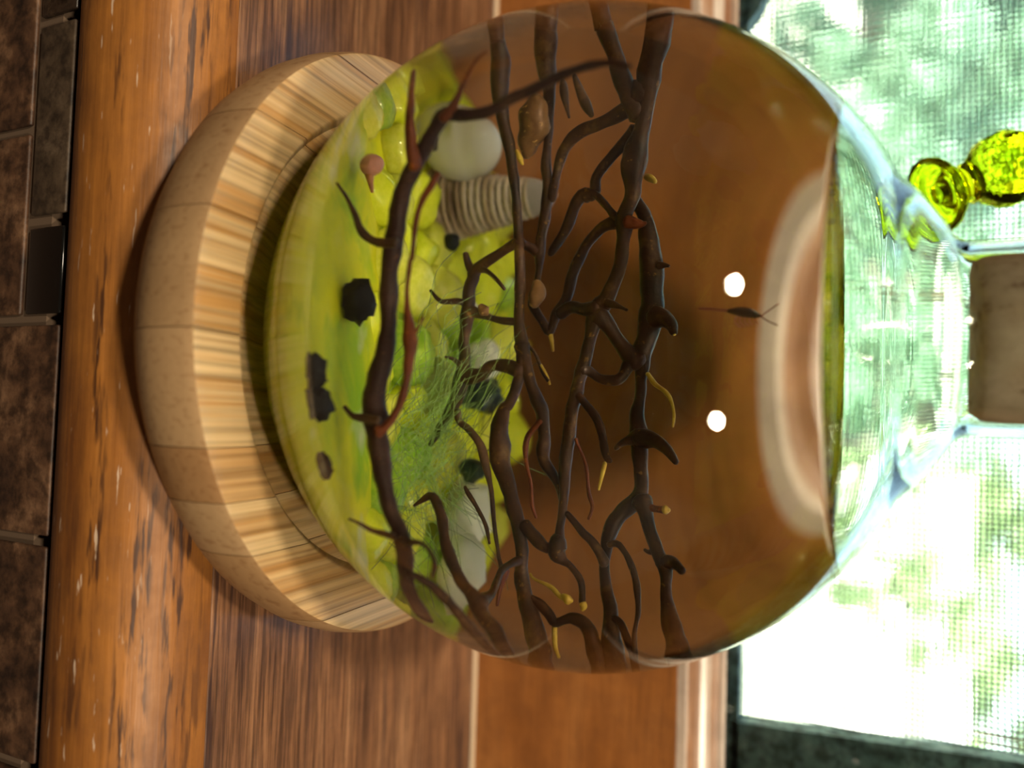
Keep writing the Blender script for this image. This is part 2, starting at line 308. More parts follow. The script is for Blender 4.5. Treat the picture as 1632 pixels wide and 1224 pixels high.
('dark', [(-0.4335,0.08,1.0385,0.022),(-0.3943,0.0792,1.0343,0.0156),(-0.362,0.0784,1.0453,0.0134),(-0.32,0.0776,1.0691,0.0164),(-0.2872,0.0768,1.08,0.0199),(-0.2395,0.076,1.0884,0.0255),(-0.1658,0.0752,1.0992,0.0279),(-0.1008,0.0744,1.1017,0.0282),(-0.0357,0.0736,1.0947,0.0261),(0.016,0.0728,1.0791,0.023),(0.0572,0.072,1.0821,0.0173),(0.0939,0.0712,1.0818,0.0134),(0.1335,0.0704,1.0783,0.0142),(0.1654,0.0696,1.073,0.0173),(0.2152,0.0688,1.0776,0.022),(0.2764,0.068,1.0838,0.0188),(0.3368,0.0672,1.0883,0.0186),(0.3725,0.0664,1.072,0.0188),(0.4029,0.0656,1.0353,0.0182),(0.4513,0.0648,1.0098,0.017),(0.4869,0.064,1.0046,0.0141),(0.5205,0.0632,1.0009,0.0133),(0.5655,0.0624,1.0068,0.014),(0.6199,0.0616,1.019,0.0184),(0.6742,0.0608,1.0234,0.0229),(0.739,0.06,1.0318,0.029),(0.9284,0.0585,1.0471,0.029)]),
('dark', [(0.2217,0.06,1.0807,0.0262),(0.2285,0.0533,1.061,0.0143),(0.2352,0.0467,1.0461,0.0091),(0.2494,0.04,1.0313,0.0054)]),
('dark', [(0.2231,0.06,1.0854,0.0261),(0.228,0.04,1.1294,0.0167),(0.252,0.02,1.167,0.012),(0.2803,0,1.1936,0.0075)]),
('dark', [(0.3721,0.06,1.0913,0.0247),(0.3893,0.055,1.1026,0.0207),(0.4361,0.05,1.1172,0.0138),(0.4819,0.045,1.1376,0.0167),(0.5256,0.04,1.1578,0.0151),(0.582,0.035,1.163,0.0135),(0.6332,0.03,1.1744,0.021),(0.6888,0.025,1.192,0.0271),(0.7421,0.02,1.2095,0.0309),(0.8986,0.0108,1.2416,0.0309)]),
('dark', [(0.5062,0.05,1.1467,0.02),(0.5058,0.025,1.1822,0.0143),(0.5255,0,1.2117,0.0095)]),
('twig', [(0.4819,0.05,1.1314,0.012),(0.4855,0.05,1.1147,0.0056),(0.4804,0.05,1.1039,0.0035)]),
('red', [(0.3833,0.06,1.1008,0.0148),(0.3871,0.05,1.1257,0.0094),(0.3895,0.04,1.1505,0.0094)]),
('tip', [(0.3882,0.04,1.1474,0.0065),(0.3892,0.04,1.158,0.0115),(0.3888,0.04,1.1656,0.0057)]),
('tip', [(0.0675,0.06,1.1005,0.0061),(0.0927,0.048,1.1238,0.006),(0.1101,0.036,1.1512,0.006),(0.1319,0.024,1.1709,0.0053),(0.1668,0.012,1.1831,0.0045),(0.1971,0,1.1845,0.0035)]),
('dark', [(-0.0687,0.06,1.1152,0.0283),(-0.062,0.0467,1.1445,0.0198),(-0.0467,0.0333,1.1645,0.0149),(-0.0272,0.02,1.1754,0.0097)]),
('tip', [(-0.0347,0.02,1.1722,0.0067),(-0.0227,0.02,1.1771,0.0045)]),
('twig', [(-0.1929,0.06,1.1202,0.0129),(-0.1916,0.055,1.1372,0.0066),(-0.189,0.05,1.1481,0.0037)]),
('tip', [(-0.398,0.05,1.084,0.0068),(-0.3912,0.04,1.0998,0.0095),(-0.3819,0.03,1.1127,0.0055)]),
('red', [(-0.2922,0,1.059,0.0165),(-0.2852,0,1.0809,0.0128),(-0.2829,0,1.0964,0.008),(-0.2854,0,1.104,0.0045)]),
('twig', [(0.474,0.02,1.0261,0.0071),(0.4745,0.0167,1.0538,0.0075),(0.5195,0.0133,1.0865,0.0084),(0.5703,0.01,1.1007,0.0091),(0.6213,0.0067,1.1057,0.006),(0.6725,0.0033,1.099,0.0061),(0.7327,0,1.1059,0.0062)]),
('dark', [(0.6324,0.05,1.031,0.0093),(0.6465,0.05,1.0511,0.01),(0.6914,0.05,1.0703,0.0105),(0.7334,0.05,1.0844,0.0107),(0.9389,0.05,1.1275,0.0107)]),
('dark', [(0.1242,0,0.9459,0.0113),(0.141,0,0.9609,0.0096),(0.1772,0,0.9941,0.011),(0.2207,0,1.0112,0.0111),(0.2699,0,1.022,0.0102),(0.2816,0,1.0333,0.0061)]),
('tip', [(0.2863,0,1.0192,0.0055),(0.2997,0,1.0164,0.0055),(0.3487,0,1.005,0.0035)]),
('red', [(0.2306,0,0.9441,0.0051),(0.2459,-0.004,0.9509,0.0045),(0.2951,-0.008,0.9746,0.0048),(0.3557,-0.012,0.9841,0.0047),(0.3906,-0.016,0.996,0.0047),(0.4185,-0.02,0.9888,0.0035)]),
('dark', [(0.4063,0,0.9255,0.0067),(0.4216,0.006,0.9397,0.0086),(0.4481,0.012,0.9622,0.0099),(0.4657,0.018,0.9827,0.0106),(0.4917,0.024,1.0017,0.0123),(0.5161,0.03,1.0142,0.0123)]),
('dark', [(0.6002,0,0.8429,0.0119),(0.6104,0.005,0.8635,0.0127),(0.6299,0.01,0.8845,0.0123),(0.648,0.015,0.9005,0.0115),(0.6419,0.02,0.9218,0.0108),(0.6385,0.025,0.94,0.0121),(0.6507,0.03,0.971,0.0161),(0.6947,0.035,0.9889,0.0182),(0.7756,0.04,1.0023,0.0208),(0.9446,0.0465,1.0198,0.0208)]),
('tip', [(0.6475,0.02,0.8987,0.007),(0.6743,0.02,0.8982,0.0062),(0.7032,0.02,0.9008,0.0054),(0.7259,0.02,0.9106,0.0035)]),
('tip', [(0.5448,0.02,0.831,0.0037),(0.5559,0.015,0.8445,0.0035),(0.5719,0.01,0.8867,0.0057),(0.5934,0.005,0.9145,0.0057),(0.5976,0,0.9259,0.0056)]),
('tip', [(0.5922,0,0.9225,0.007),(0.5987,0,0.9353,0.0125),(0.6012,0,0.9447,0.0055)]),
('red', [(0.5364,0,0.7729,0.0116),(0.5731,0,0.7643,0.0071),(0.6131,0,0.7592,0.0035)]),
('twig', [(-0.0054,0.02,0.7946,0.0057),(0.0168,0.02,0.8219,0.0045),(0.0606,0.02,0.843,0.0054),(0.087,0.02,0.8604,0.0051)]),
('tip', [(0.0481,0.02,0.8394,0.0048),(0.0762,0.02,0.8567,0.004),(0.0948,0.02,0.8639,0.0035)]),
('tip', [(-0.465,0,0.775,0.0039),(-0.4453,0,0.7845,0.0077),(-0.4339,0,0.7909,0.0035)]),
]

M_nose = wood('oak_nosing', (.32, .128, .024), (.18, .062, .012), (.42, .18, .042), 0, .5, .95, pores=(52, 5.0), streak=.45, chips=.8)
M_sill = wood('oak_sill', (.235, .115, .055), (.10, .048, .028), (.38, .215, .115), 0, .42, .85, fine=1.3, coat=1.0, pores=(50, 1.6), streak=.9, lines=.8, fc=1.0)
M_rail = wood('pine_rail', (.36, .135, .030), (.27, .095, .018), (.43, .175, .045), 0, .45, .25, fine=1.0, coat=.12, pores=(60, 3.0), streak=.4, lines=.6)
M_bead = wood('worn_sheen_bead', (.40, .22, .12), (.26, .11, .05), (.62, .50, .42), 0, .38, .1, fine=.9, coat=.5)  # worn wood, paled further by sky reflection put into its colour
M_caulk = plain('caulk', (.55, .42, .28), .7)
M_grout = plain('grout', (.11, .07, .042), .9)
M_wall = plain('painted_wall', (.24, .21, .18), .8)
M_white = plain('ceiling_paint', (.30, .27, .23), .8)
M_floor = plain('floor_boards', (.12, .06, .03), .5)

def stone(name, a, b_, c, rough=.55, sc=5.0):
    m, n, l, b = mat(name)
    v = coords(n, l, (sc,)*3)
    f = noise_tex(n, l, v, 1.0, 6, .65, .4)
    g = noise_tex(n, l, coords(n, l, (sc*3.3,)*3, loc=(1, 2, 3)), 1.0, 4, .6)
    col = ramp(n, l, f, [(.32, a), (.52, b_), (.72, c)])
    col = mix(n, l, col, ramp(n, l, g, [(.38, (.30, .27, .25)), (.58, (1.15, 1.15, 1.15))]), .9, 'MULTIPLY')
    l.new(col, b.inputs['Base Color']); b.inputs['Roughness'].default_value = rough
    bump(n, l, b, g, .35, .01); return m
M_tile = [stone('travertine_red', (.022, .010, .006), (.075, .036, .018), (.20, .11, .06)),
          stone('travertine_grey', (.035, .022, .013), (.06, .040, .024), (.12, .085, .055)),
          stone('granite_dark', (.012, .008, .006), (.035, .022, .014), (.18, .12, .07), .35, 8.0)]
M_black = plain('black_glaze', (.004, .004, .004), .12)

# ---------------------------------------------------------------- the room
room = [
 ('wall_left', box(-26, -25, -46, -.6, -19, 24), M_wall), ('wall_right', box(25, 26, -46, -.6, -19, 24), M_wall),
 ('wall_front', box(-25, 25, -47, -46, -19, 24), M_wall), ('ceiling', box(-27, 27, -47, 3, 23.4, 24.4), M_white),
 ('floor', box(-26, 26, -46, 0, -20, -19), M_floor)]
for nm, g, mm in room: mk(nm, g, mm, kind='structure', smooth=False)
WX0, WX1, WZ1 = -6.5, 6.5, 14.0
wall = join(box(-25, WX0, -.832, 1.7, -19, 23.4), box(WX1, 25, -.832, 1.7, -19, 23.4), box(WX0, WX1, -.832, 1.7, -19, -.50), box(WX0, WX1, -.832, 1.7, WZ1, 23.4))
wback = mk('wall_back', wall, M_grout, kind='structure', smooth=False)
def tile(x0, x1, z0, z1, mm, name='wall_tile', label=None):
    return mk(name, bevbox(x0, x1, -.846, -.8305, z0, z1, .007), mm, wback, label=label)
GZ = -.600
tile(-1.56, -.975, GZ+.014, -.420, M_tile[2], 'accent_tile', 'dark speckled granite tile under the sill')
tile(-.942, -.340, GZ+.014, -.420, M_tile[1])
tile(-.300, -.03, GZ+.014, -.420, M_black, 'accent_tile', 'glossy black tile under the sill')
tile(-1.26, -.635, GZ-.64, GZ-.014, M_tile[0]); tile(-.605, -.03, GZ-.64, GZ-.014, M_tile[0]); tile(-1.9, -1.29, GZ-.64, GZ-.014, M_tile[1])
for i in range(4): tile(.005+.669*i, .642+.669*i, GZ-.64, -.420, M_tile[0])
for j in range(1, 4):
    for i in range(-4, 5): tile(.669*i+.005, .669*i+.642, GZ-.64-.66*j, GZ-.67-.66*(j-1), M_tile[(i+j) % 2])

# the sill: one board and its rounded front strip
sill = empty('trim_1', (0, 0, 0), kind='structure', label='orange oak window sill with a rounded front edge')
r = .25; pr = [(-.60, -.50), (-.60, .0)]
pr += [(-.644-r*math.sin(a), -r+r*math.cos(a)) for a in [math.radians(7.5*k) for k in range(0, 25)]]
ns = mk('nosing_strip', extrude_x(pr, -6.4, 6.4), M_nose, sill)
ns.data.set_sharp_from_angle(angle=math.radians(40))
mk('sill_board', bevbox(-6.4, 6.4, -.597, 1.137, -.50, -.002, .006), M_sill, sill, smooth=False)

# ---------------------------------------------------------------- the window
win = empty('window_1', (0, 1.138, 0), kind='structure', label='wooden window sash with glass and an insect screen behind')
WO = (0, 1.138, 0)
mk('sash_rail', bevbox(-6.4, 6.4, 1.142, 1.46, .004, 1.018, .006), M_rail, win, WO, smooth=False)
mk('caulk_line', extrude_x([(1.122, -.001), (1.142, -.001), (1.142, .012), (1.132, .009)], -6.4, 6.4), M_caulk, win, WO, smooth=False)
M_pale = wood('worn_sheen_fillet', (.60, .50, .42), (.42, .30, .22), (.72, .65, .58), 0, .4, .1, fine=1.2, coat=.4)  # worn fillets, with the white reflection of the sky painted into the colour
bead = mk('glazing_bead', extrude_x([(1.160, 1.018), (1.345, 1.018), (1.345, 1.180), (1.318, 1.176), (1.300, 1.166), (1.292, 1.150), (1.278, 1.142), (1.255, 1.136), (1.225, 1.118), (1.200, 1.092), (1.190, 1.066), (1.176, 1.056), (1.160, 1.050)], -6.4, 6.4), M_bead, win, WO, smooth=False)
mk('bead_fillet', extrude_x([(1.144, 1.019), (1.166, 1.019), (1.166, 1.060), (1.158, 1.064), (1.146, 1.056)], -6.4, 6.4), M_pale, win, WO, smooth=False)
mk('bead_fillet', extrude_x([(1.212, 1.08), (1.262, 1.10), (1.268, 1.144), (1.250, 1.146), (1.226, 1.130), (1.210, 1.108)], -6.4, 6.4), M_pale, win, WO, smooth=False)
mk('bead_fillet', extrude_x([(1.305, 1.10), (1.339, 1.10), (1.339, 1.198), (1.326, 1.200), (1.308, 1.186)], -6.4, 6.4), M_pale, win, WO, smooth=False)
for x0, x1 in ((-6.45, -2.6), (2.4, 6.45)): mk('sash_stile', bevbox(x0, x1, 1.15, 1.46, 1.2, WZ1, .02), M_rail, win, WO, smooth=False)
mk('nail_mark', blob((.858, 1.1405, .265), (.022, .004, .006), .3, 2, 3, 2), plain('nail_hole', (.01, .006, .004), .8), win, WO)

mp_, n, l, b = mat('window_pane')
n.remove(b)
tr = n.new('ShaderNodeBsdfTransparent'); tr.inputs[0].default_value = (.93, .99, .95, 1)
gl = n.new('ShaderNodeBsdfGlossy'); gl.inputs['Roughness'].default_value = .01
fr = n.new('ShaderNodeFresnel'); fr.inputs[0].default_value = 1.35
ms = n.new('ShaderNodeMixShader'); l.new(fr.outputs[0], ms.inputs[0]); l.new(tr.outputs[0], ms.inputs[1]); l.new(gl.outputs[0], ms.inputs[2])
l.new(ms.outputs[0], n['Material Output'].inputs[0])
mk('pane', box(-2.65, 2.45, 1.340, 1.352, 1.15, WZ1), mp_, win, WO, smooth=False)
# dried water spots on the glass
M_spot = plain('dried_spot', (.55, .6, .55), .6)
rg = random.Random(3); sp = []
for k in range(46):
    x, z, q = rg.uniform(-2.0, 2.0), 1.2+rg.random()**1.6*1.2, rg.uniform(.006, .02)
    P = [(x+q*math.cos(a)*rg.uniform(.8, 1.1), 1.3385, z+q*math.sin(a), .0016) for a in [2*math.pi*i/9 for i in range(rg.choice((6, 8, 9)))]]
    sp.append(tube(P, 4, 1))
mk('dried_spots', join(*sp), M_spot, win, WO, kind='stuff')
for x, z, q in ((1.55, 1.30, .012), (1.02, 1.46, .014), (1.28, 1.58, .012), (1.45, 1.70, .012), (.98, 1.94, .01), (1.36, 1.2, .008), (-.98, 2.12, .008)):
    mk('dirt_speck', blob((x, 1.336, z), (q, .003, q*.45), .4, 2, x*9, 2), plain('speck', (.05, .045, .03), .9), win, WO)
# insect screen: real crossed wires in a dark frame
M_wire = plain('screen_wire', (.20, .23, .21), .5)
M_frame = stone('grimy_frame', (.14, .19, .16), (.34, .42, .37), (.70, .72, .64), .6, 5.0)
wires = []; pitch = .0235; wr = .0036; Y = 1.60
x = -2.2
while x < 2.0: wires.append(box(x-wr, x+wr, Y-wr, Y+wr, 1.1, 3.4)); x += pitch
z = 1.12
while z < 3.4: wires.append(box(-2.2, 2.0, Y-wr*.9, Y+wr*.9, z-wr, z+wr)); z += pitch
x = -2.2
while x < 2.0: wires.append(box(x-wr, x+wr, Y-wr, Y+wr, 3.4, WZ1)); x += pitch*2
mk('screen_mesh', join(*wires), M_wire, win, WO, smooth=False, kind='stuff')
def quadprism(pts, y0, y1):
    n_ = len(pts); v = [(x, y0, z) for x, z in pts]+[(x, y1, z) for x, z in pts]
    return v, [tuple(range(n_))]+[tuple(range(2*n_-1, n_-1, -1))]+[(i, i+n_, (i+1) % n_+n_, (i+1) % n_) for i in range(n_)]
mk('screen_frame', join(quadprism([(-2.9, .9), (2.7, .9), (2.7, 1.235), (-2.9, 1.215)], 1.50, 1.60),
                        quadprism([(1.66, 1.2), (2.7, 1.2), (2.7, WZ1), (1.03, WZ1)], 1.50, 1.62),
                        quadprism([(-2.9, 1.2), (-2.25, 1.2), (-2.25, WZ1), (-2.9, WZ1)], 1.50, 1.60),
                        quadprism([(-2.3, 1.2), (-1.72, 1.2), (-1.80, 1.27), (-1.90, 1.31), (-1.95, 1.40), (-2.3, 1.42)], 1.50, 1.60)), M_frame, win, WO, smooth=False)

# ---------------------------------------------------------------- outdoors
MT = 1/S
m_g, n, l, b = mat('patio_ground')
f = noise_tex(n, l, coords(n, l, (.06, .06, .06)), 1.0, 5, .6)
l.new(ramp(n, l, f, [(.40, (.30, .34, .22)), (.55, (.46, .44, .35)), (.7, (.58, .55, .47))]), b.inputs['Base Color']); b.inputs['Roughness'].default_value = .9
mk('ground', box(-60*MT, 60*MT, 1.72, 60*MT, -1.45*MT, -1.4*MT), m_g, kind='structure', smooth=False)
def leafmat(name, a, c):
    m, n, l, b = mat(name)
    f = noise_tex(n, l, coords(n, l, (.12,)*3), 1.0, 3, .6)
    l.new(ramp(n, l, f, [(.38, a), (.62, c)]), b.inputs['Base Color']); b.inputs['Roughness'].default_value = .5
    t = n.new('ShaderNodeBsdfTranslucent'); t.inputs[0].default_value = (*c, 1)
    x = n.new('ShaderNodeMixShader'); x.inputs[0].default_value = .35
    l.new(b.outputs[0], x.inputs[1]); l.new(t.outputs[0], x.inputs[2]); l.new(x.outputs[0], n['Material Output'].inputs[0]); return m
M_leaf = [leafmat('leaf_blue_green', (.17, .31, .20), (.44, .62, .48)), leafmat('leaf_pale', (.22, .36, .16), (.48, .58, .34)), leafmat('leaf_dark', (.07, .14, .09), (.20, .33, .23))]
M_bark = plain('tree_bark', (.10, .075, .05), .9)
def shrub(x, y, z0, w, h, n_leaves, mm, label, name='shrub', cat='shrub', group=None, seed=0, leaf=.11, trunk=.05):
    rg = random.Random(seed)
    base = (x*MT, y*MT, -1.4*MT)
    o = empty(name, base, label=label, cat=cat, group=group)
    V, F = [], []
    cl = [(rg.gauss(0, .42)*w, rg.gauss(0, .35)*w, z0+h*rg.random(), rg.uniform(.16, .34)*w) for _ in range(26)]
    for k in range(n_leaves):
        cx, cy, cz, cr = rg.choice(cl)
        d = Vector((rg.gauss(0, 1), rg.gauss(0, 1), rg.gauss(0, .8))).normalized()*cr*rg.uniform(.55, 1.05)
        c = Vector((x+cx, y+cy, -1.4+max(.05, cz+d.z)))+Vector((d.x, d.y, 0))
        t = Vector((rg.gauss(0, 1), rg.gauss(0, 1), rg.gauss(0, .7))).normalized(); u = t.orthogonal().normalized()
        u.rotate(Matrix.Rotation(rg.uniform(0, 6.28), 3, t)); nn = t.cross(u)*.15
        s_ = leaf*rg.uniform(.6, 1.4); i = len(V)
        V += [tuple((c-t*s_)*MT), tuple((c+u*s_*.45-nn*s_)*MT), tuple((c+t*s_)*MT), tuple((c-u*s_*.45-nn*s_)*MT)]
        F += [(i, i+1, i+2), (i, i+2, i+3)]
    mk('foliage', (V, F), mm, o, base, kind='stuff')
    P = [(x*MT, y*MT, (-1.4-.05)*MT, trunk*1.3*MT), (x*MT+.4, y*MT, (-1.4+z0*.6+.2)*MT, trunk*MT), ((x+.1)*MT, (y+.05)*MT, (-1.4+z0+h*.7)*MT, trunk*.5*MT)]
    mk('trunk', tube(P, 8, 4), M_bark, o, base)
    return o
shrub(-3.5, 9.0, .45, 1.5, 2.6, 4200, M_leaf[0], 'blue-green leafy shrub beyond the screen, left of the neck', seed=1)
shrub(-.6, 12.5, .55, 1.3, 2.8, 3200, M_leaf[0], 'blue-green bush outside, straight behind the neck of the flask', seed=2)
shrub(-5.8, 12.0, .3, 1.8, 3.4, 3000, M_leaf[2], 'dark green shrub farthest back behind the screen', seed=3, leaf=.14)
shrub(2.6, 14.0, .9, 1.2, 2.2, 1500, M_leaf[1], 'pale yellow-green bush outside, over the bright drive', seed=4)
tree_specs = [(-9, 20, 1.2), (-4, 23, 1.0), (2.5, 26, 1.0), (8, 24, 1.2)]
for i, (x, y, k) in enumerate(tree_specs):
    shrub(x, y, 1.6, 2.6*k, 6.5*k, 2600, M_leaf[1 if i > 1 else 0], ['tall blue-green tree at the far left end outside the screen', 'tall blue-green tree far behind the nearer bushes', 'tall pale tree rising behind the garage roof', 'tall pale tree beyond the far right garage corner'][i], 'tree', 'tree', 'far trees outside the window', 20+i, .24, .16)
# pale garage end wall across the drive
gx = empty('garage', (3.6*MT, 19*MT, -1.4*MT), label='pale sunlit garage wall across the bright drive', cat='garage')
GO = (3.6*MT, 19*MT, -1.4*MT)
M_siding = plain('pale_siding', (.74, .73, .70), .7)
for k in range(12):
    z0 = (-1.4+.2*k)*MT
    mk('siding_board', box(1.4*MT, 6.8*MT, (18.98-.02)*MT, 19.1*MT, z0, z0+.19*MT), M_siding, gx, GO, smooth=False)
mk('roof', extrude_x([(18.5*MT, 1.0*MT), (21*MT, 2.0*MT), (21*MT, 2.1*MT), (18.5*MT, 1.1*MT)], 1.1*MT, 7.1*MT), plain('roof_shingle', (.42, .41, .40), .9), gx, GO, smooth=False)
mk('door', box(2.6*MT, 4.6*MT, 18.9*MT, 18.96*MT, -1.4*MT, .5*MT), plain('door_paint', (.62, .63, .62), .6), gx, GO, smooth=False)

# ---------------------------------------------------------------- bamboo base
def bamboo(name, tint):
    m, n, l, b = mat(name)
    f = noise_tex(n, l, coords(n, l, (58, .16, 4)), 1.0, 4, .6, .1)
    base = tuple(x*t for x, t in zip((.60, .44, .24), tint))
    c = ramp(n, l, f, [(.34, tuple(x*.62 for x in base)), (.5, base), (.66, tuple(min(1, x*1.18) for x in base))])
    d = noise_tex(n, l, coords(n, l, (75, .6, 4)), 1.0, 2, .5)
    c = mix(n, l, c, ramp(n, l, d, [(.30, (.62, .52, .42)), (.44, (1, 1, 1))]), .55, 'MULTIPLY')
    w = noise_tex(n, l, coords(n, l, (20, .14, 2), loc=(2, .3, 1)), 1.0, 3, .6)
    c = mix(n, l, c, ramp(n, l, w, [(.36, (.70, .46, .20)), (.52, (1, 1, 1))]), .8, 'MULTIPLY')
    l.new(c, b.inputs['Base Color']); b.inputs['Roughness'].default_value = .38; b.inputs['Coat Weight'].default_value = .25; b.inputs['Coat Roughness'].default_value = .3
    bump(n, l, b, d, .12, .006); return m
def bamboo_end(name, tint):
    m, n, l, b = mat(name)
    base = tuple(x*t for x, t in zip((.40, .265, .140), tint))
    d = noise_tex(n, l, coords(n, l, (64, 1.0, 40)), 1.0, 2, .5)
    e = noise_tex(n, l, coords(n, l, (5, 1, 2)), 1.0, 3, .5)
    c = mix(n, l, base, ramp(n, l, d, [(.30, (.62, .50, .40)), (.46, (1, 1, 1))]), .6, 'MULTIPLY')
    c = mix(n, l, c, ramp(n, l, e, [(.35, (.88, .84, .80)), (.6, (1.05, 1.05, 1.05))]), .7, 'MULTIPLY')
    l.new(c, b.inputs['Base Color']); b.inputs['Roughness'].default_value = .5
    bump(n, l, b, d, .2, .006); return m
base_prof = [(0, .004), (.875, .004), (.912, .014), (.955, .05), (.985, .10), (1.001, .16), (1.003, .22), (.996, .270), (.990, .292), (.986, .299), (.981, .3005),
             (.90, .290), (.815, .278), (.803, .270), (.78, .235), (.70, .20), (.60, .135), (.52, .092), (.45, .066), (.2, .062), (0, .062)]
bb = empty('bamboo_base', (0, 0, 0), label='round light bamboo stand carrying the glass globe on the sill', cat='stand')
cuts = [-1.1, -.86, -.565, -.27, .045, .345, .49, .64, .88, 1.1]
tints = [(.92, .84, .74), (1.0, .97, .92), (.92, .87, .80), (.98, .94, .86), (1.04, 1.0, .93), (.84, .70, .55), (1.02, .99, .93), (.90, .82, .70), (1.02, 1.0, .95)]
bv, bf = lathe(base_prof, 128)
for i in range(9):
    bm = bmesh.new(); vs = [bm.verts.new(v) for v in bv]
    for q in bf: bm.faces.new([vs[k] for k in q])
    for co, no in ((cuts[i]+.0012, (-1, 0, 0)), (cuts[i+1]-.0012, (1, 0, 0))):
        rr = bmesh.ops.bisect_plane(bm, geom=bm.verts[:]+bm.edges[:]+bm.faces[:], plane_co=(co, 0, 0), plane_no=no, clear_outer=True, dist=1e-6)
        ed = [e for e in rr['geom_cut'] if isinstance(e, bmesh.types.BMEdge)]
        if ed: bmesh.ops.edgeloop_fill(bm, edges=ed)
    bm.verts.index_update()
    g = ([tuple(v.co) for v in bm.verts], [tuple(v.index for v in f.verts) for f in bm.faces]); bm.free()
    o = mk('bamboo_strip', g, [bamboo('bamboo_%d' % i, tints[i]), bamboo_end('bamboo_end_%d' % i, tints[i])], bb)
    for p in o.data.polygons:
        c_ = p.center/S
        if p.normal.z < .75 and math.hypot(c_.x, c_.y) > .9: p.material_index = 1
    o.data.set_sharp_from_angle(angle=math.radians(30))

# ---------------------------------------------------------------- glass flask, water and cork
ZC = .967; RI = .975; ZW = 1.690
M_glass = glass('flask_glass', 1.47, (.975, 1.0, .975))
M_gw = glass('glass_to_water', 1.333/1.47, (1, 1, 1))
M_water = glass('water_top', 1.333, (1, 1, 1))
def arc(R, za, zb, k):
    a, b_ = math.asin((za-ZC)/R), math.asin((zb-ZC)/R)
    return [(R*math.cos(a+(b_-a)*i/k), ZC+R*math.sin(a+(b_-a)*i/k)) for i in range(k+1)]
ZM = ZW+.028
fp = [(0, .075), (.30, .075), (.42, .075)]+arc(1.0, .0755, 1.866, 60)
fp += [(.415, 1.890), (.385, 1.918), (.345, 1.949), (.312, 1.971), (.285, 1.986), (.266, 2.002), (.258, 2.022), (.256, 2.06), (.256, 2.3), (.256, 2.52), (.268, 2.56), (.268, 2.60), (.250, 2.615), (.232, 2.60), (.229, 2.55), (.229, 2.3), (.229, 2.06), (.232, 2.025), (.243, 1.998), (.262, 1.978), (.29, 1.958), (.325, 1.930), (.37, 1.893)]
fp += arc(RI, 1.866, ZM, 10)[1:]
mk('glass_flask', lathe(fp, 160), M_glass, label='round clear glass flask globe with a short neck, seated on the bamboo stand', cat='flask', org=(0, 0, .075))
wp = [(0, .10), (.30, .10), (.43, .10)]+arc(RI, .1005, ZM, 64)
k_out = len(wp)
rm = wp[-1][0]
wp += [(rm-.006, ZW+.016), (rm-.016, ZW+.007), (rm-.032, ZW+.002), (rm-.06, ZW), (rm*.6, ZW), (rm*.3, ZW), (0, ZW)]
wv, wf = lathe(wp, 160)
wo = mk('water', (wv, wf), [M_gw, M_water], label='clear still water filling the glass globe up to its shoulder', cat='water', org=(0, 0, .10))
lim = wp[-1][1]
for p in wo.data.polygons:
    zs = [wo.data.vertices[i].co.z/S+.10 for i in p.vertices]; rs = [math.hypot(wo.data.vertices[i].co.x, wo.data.vertices[i].co.y)/S for i in p.vertices]
    if min(zs) > ZW-1e-4 and max(rs) <= rm+1e-5: p.material_index = 1

m_c, n, l, b = mat('cork')
f = noise_tex(n, l, coords(n, l, (14, 14, 9)), 1.0, 6, .7)
l.new(ramp(n, l, f, [(.36, (.22, .11, .06)), (.45, (.58, .42, .28)), (.66, (.74, .58, .42))]), b.inputs['Base Color']); b.inputs['Roughness'].default_value = .85
bump(n, l, b, f, .6, .02)
V, F = lathe([(0, 2.04), (.12, 2.04), (.205, 2.042), (.218, 2.06), (.222, 2.12), (.222, 2.2), (.223, 2.35), (.225, 2.5), (.226, 2.66), (.215, 2.68), (0, 2.68)], 64)
V = [tuple(Vector(v)*1.0+Vector((v[0], v[1], 0))*min(0, .06*noise.noise(Vector(v)*16)-.01)) for v in V]
mk('cork_stopper', (V, F), m_c, label='brown cork stopper pushed into the neck of the glass flask', cat='cork', org=(0, 0, 2.04))

# ---------------------------------------------------------------- gravel bed
def algae_stone(name, a, c, rough=.45, trans=.25):
    m, n, l, b = mat(name)
    f = noise_tex(n, l, coords(n, l, (5, 5, 5)), 1.0, 4, .6)
    l.new(ramp(n, l, f, [(.35, a), (.65, c)]), b.inputs['Base Color']); b.inputs['Roughness'].default_value = rough
    t = n.new('ShaderNodeBsdfTranslucent'); t.inputs[0].default_value = (*c, 1)
    x = n.new('ShaderNodeMixShader'); x.inputs[0].default_value = trans
    l.new(b.outputs[0], x.inputs[1]); l.new(t.outputs[0], x.inputs[2]); l.new(x.outputs[0], n['Material Output'].inputs[0]); return m
M_lime = algae_stone('pebble_lime', (.74, .80, .02), (.88, .90, .07), .2, .4)
M_yel = algae_stone('pebble_yellow', (.70, .72, .05), (.86, .84, .14), .25, .35)
M_grn = algae_stone('pebble_green', (.24, .46, .02), (.48, .64, .05), .3, .35)
M_wht = algae_stone('pebble_white', (.80, .80, .62), (.95, .94, .84))
M_blk = plain('black_stone', (.006, .008, .010), .6, **{'Specular IOR Level': .25})
def top(x, y): return .50+.030*noise.noise(Vector((x*2.2, y*2.2, 1.3)))-.02*y
prof = [(0, .12), (.35, .12)]+arc(.968, .13, .455, 12)
k0 = prof[-1][0]
prof += [(k0*.97, .47)]+[(k0*q, .48) for q in (.9, .8, .7, .6, .5, .4, .3, .2, .1)]+[(0, .48)]
gv, gf = lathe(prof, 72)
gv = [(x, y, (top(x, y)-(.030 if y > -.1 else .030*max(0, 1-(-.1-y)/.15)-.012*min(1, (-.1-y)/.25))) if z > .465 else z) for x, y, z in gv]
mcore, n, l, b = mat('bed_core')
f = noise_tex(n, l, coords(n, l, (6, 6, 6)), 1.0, 5, .6)
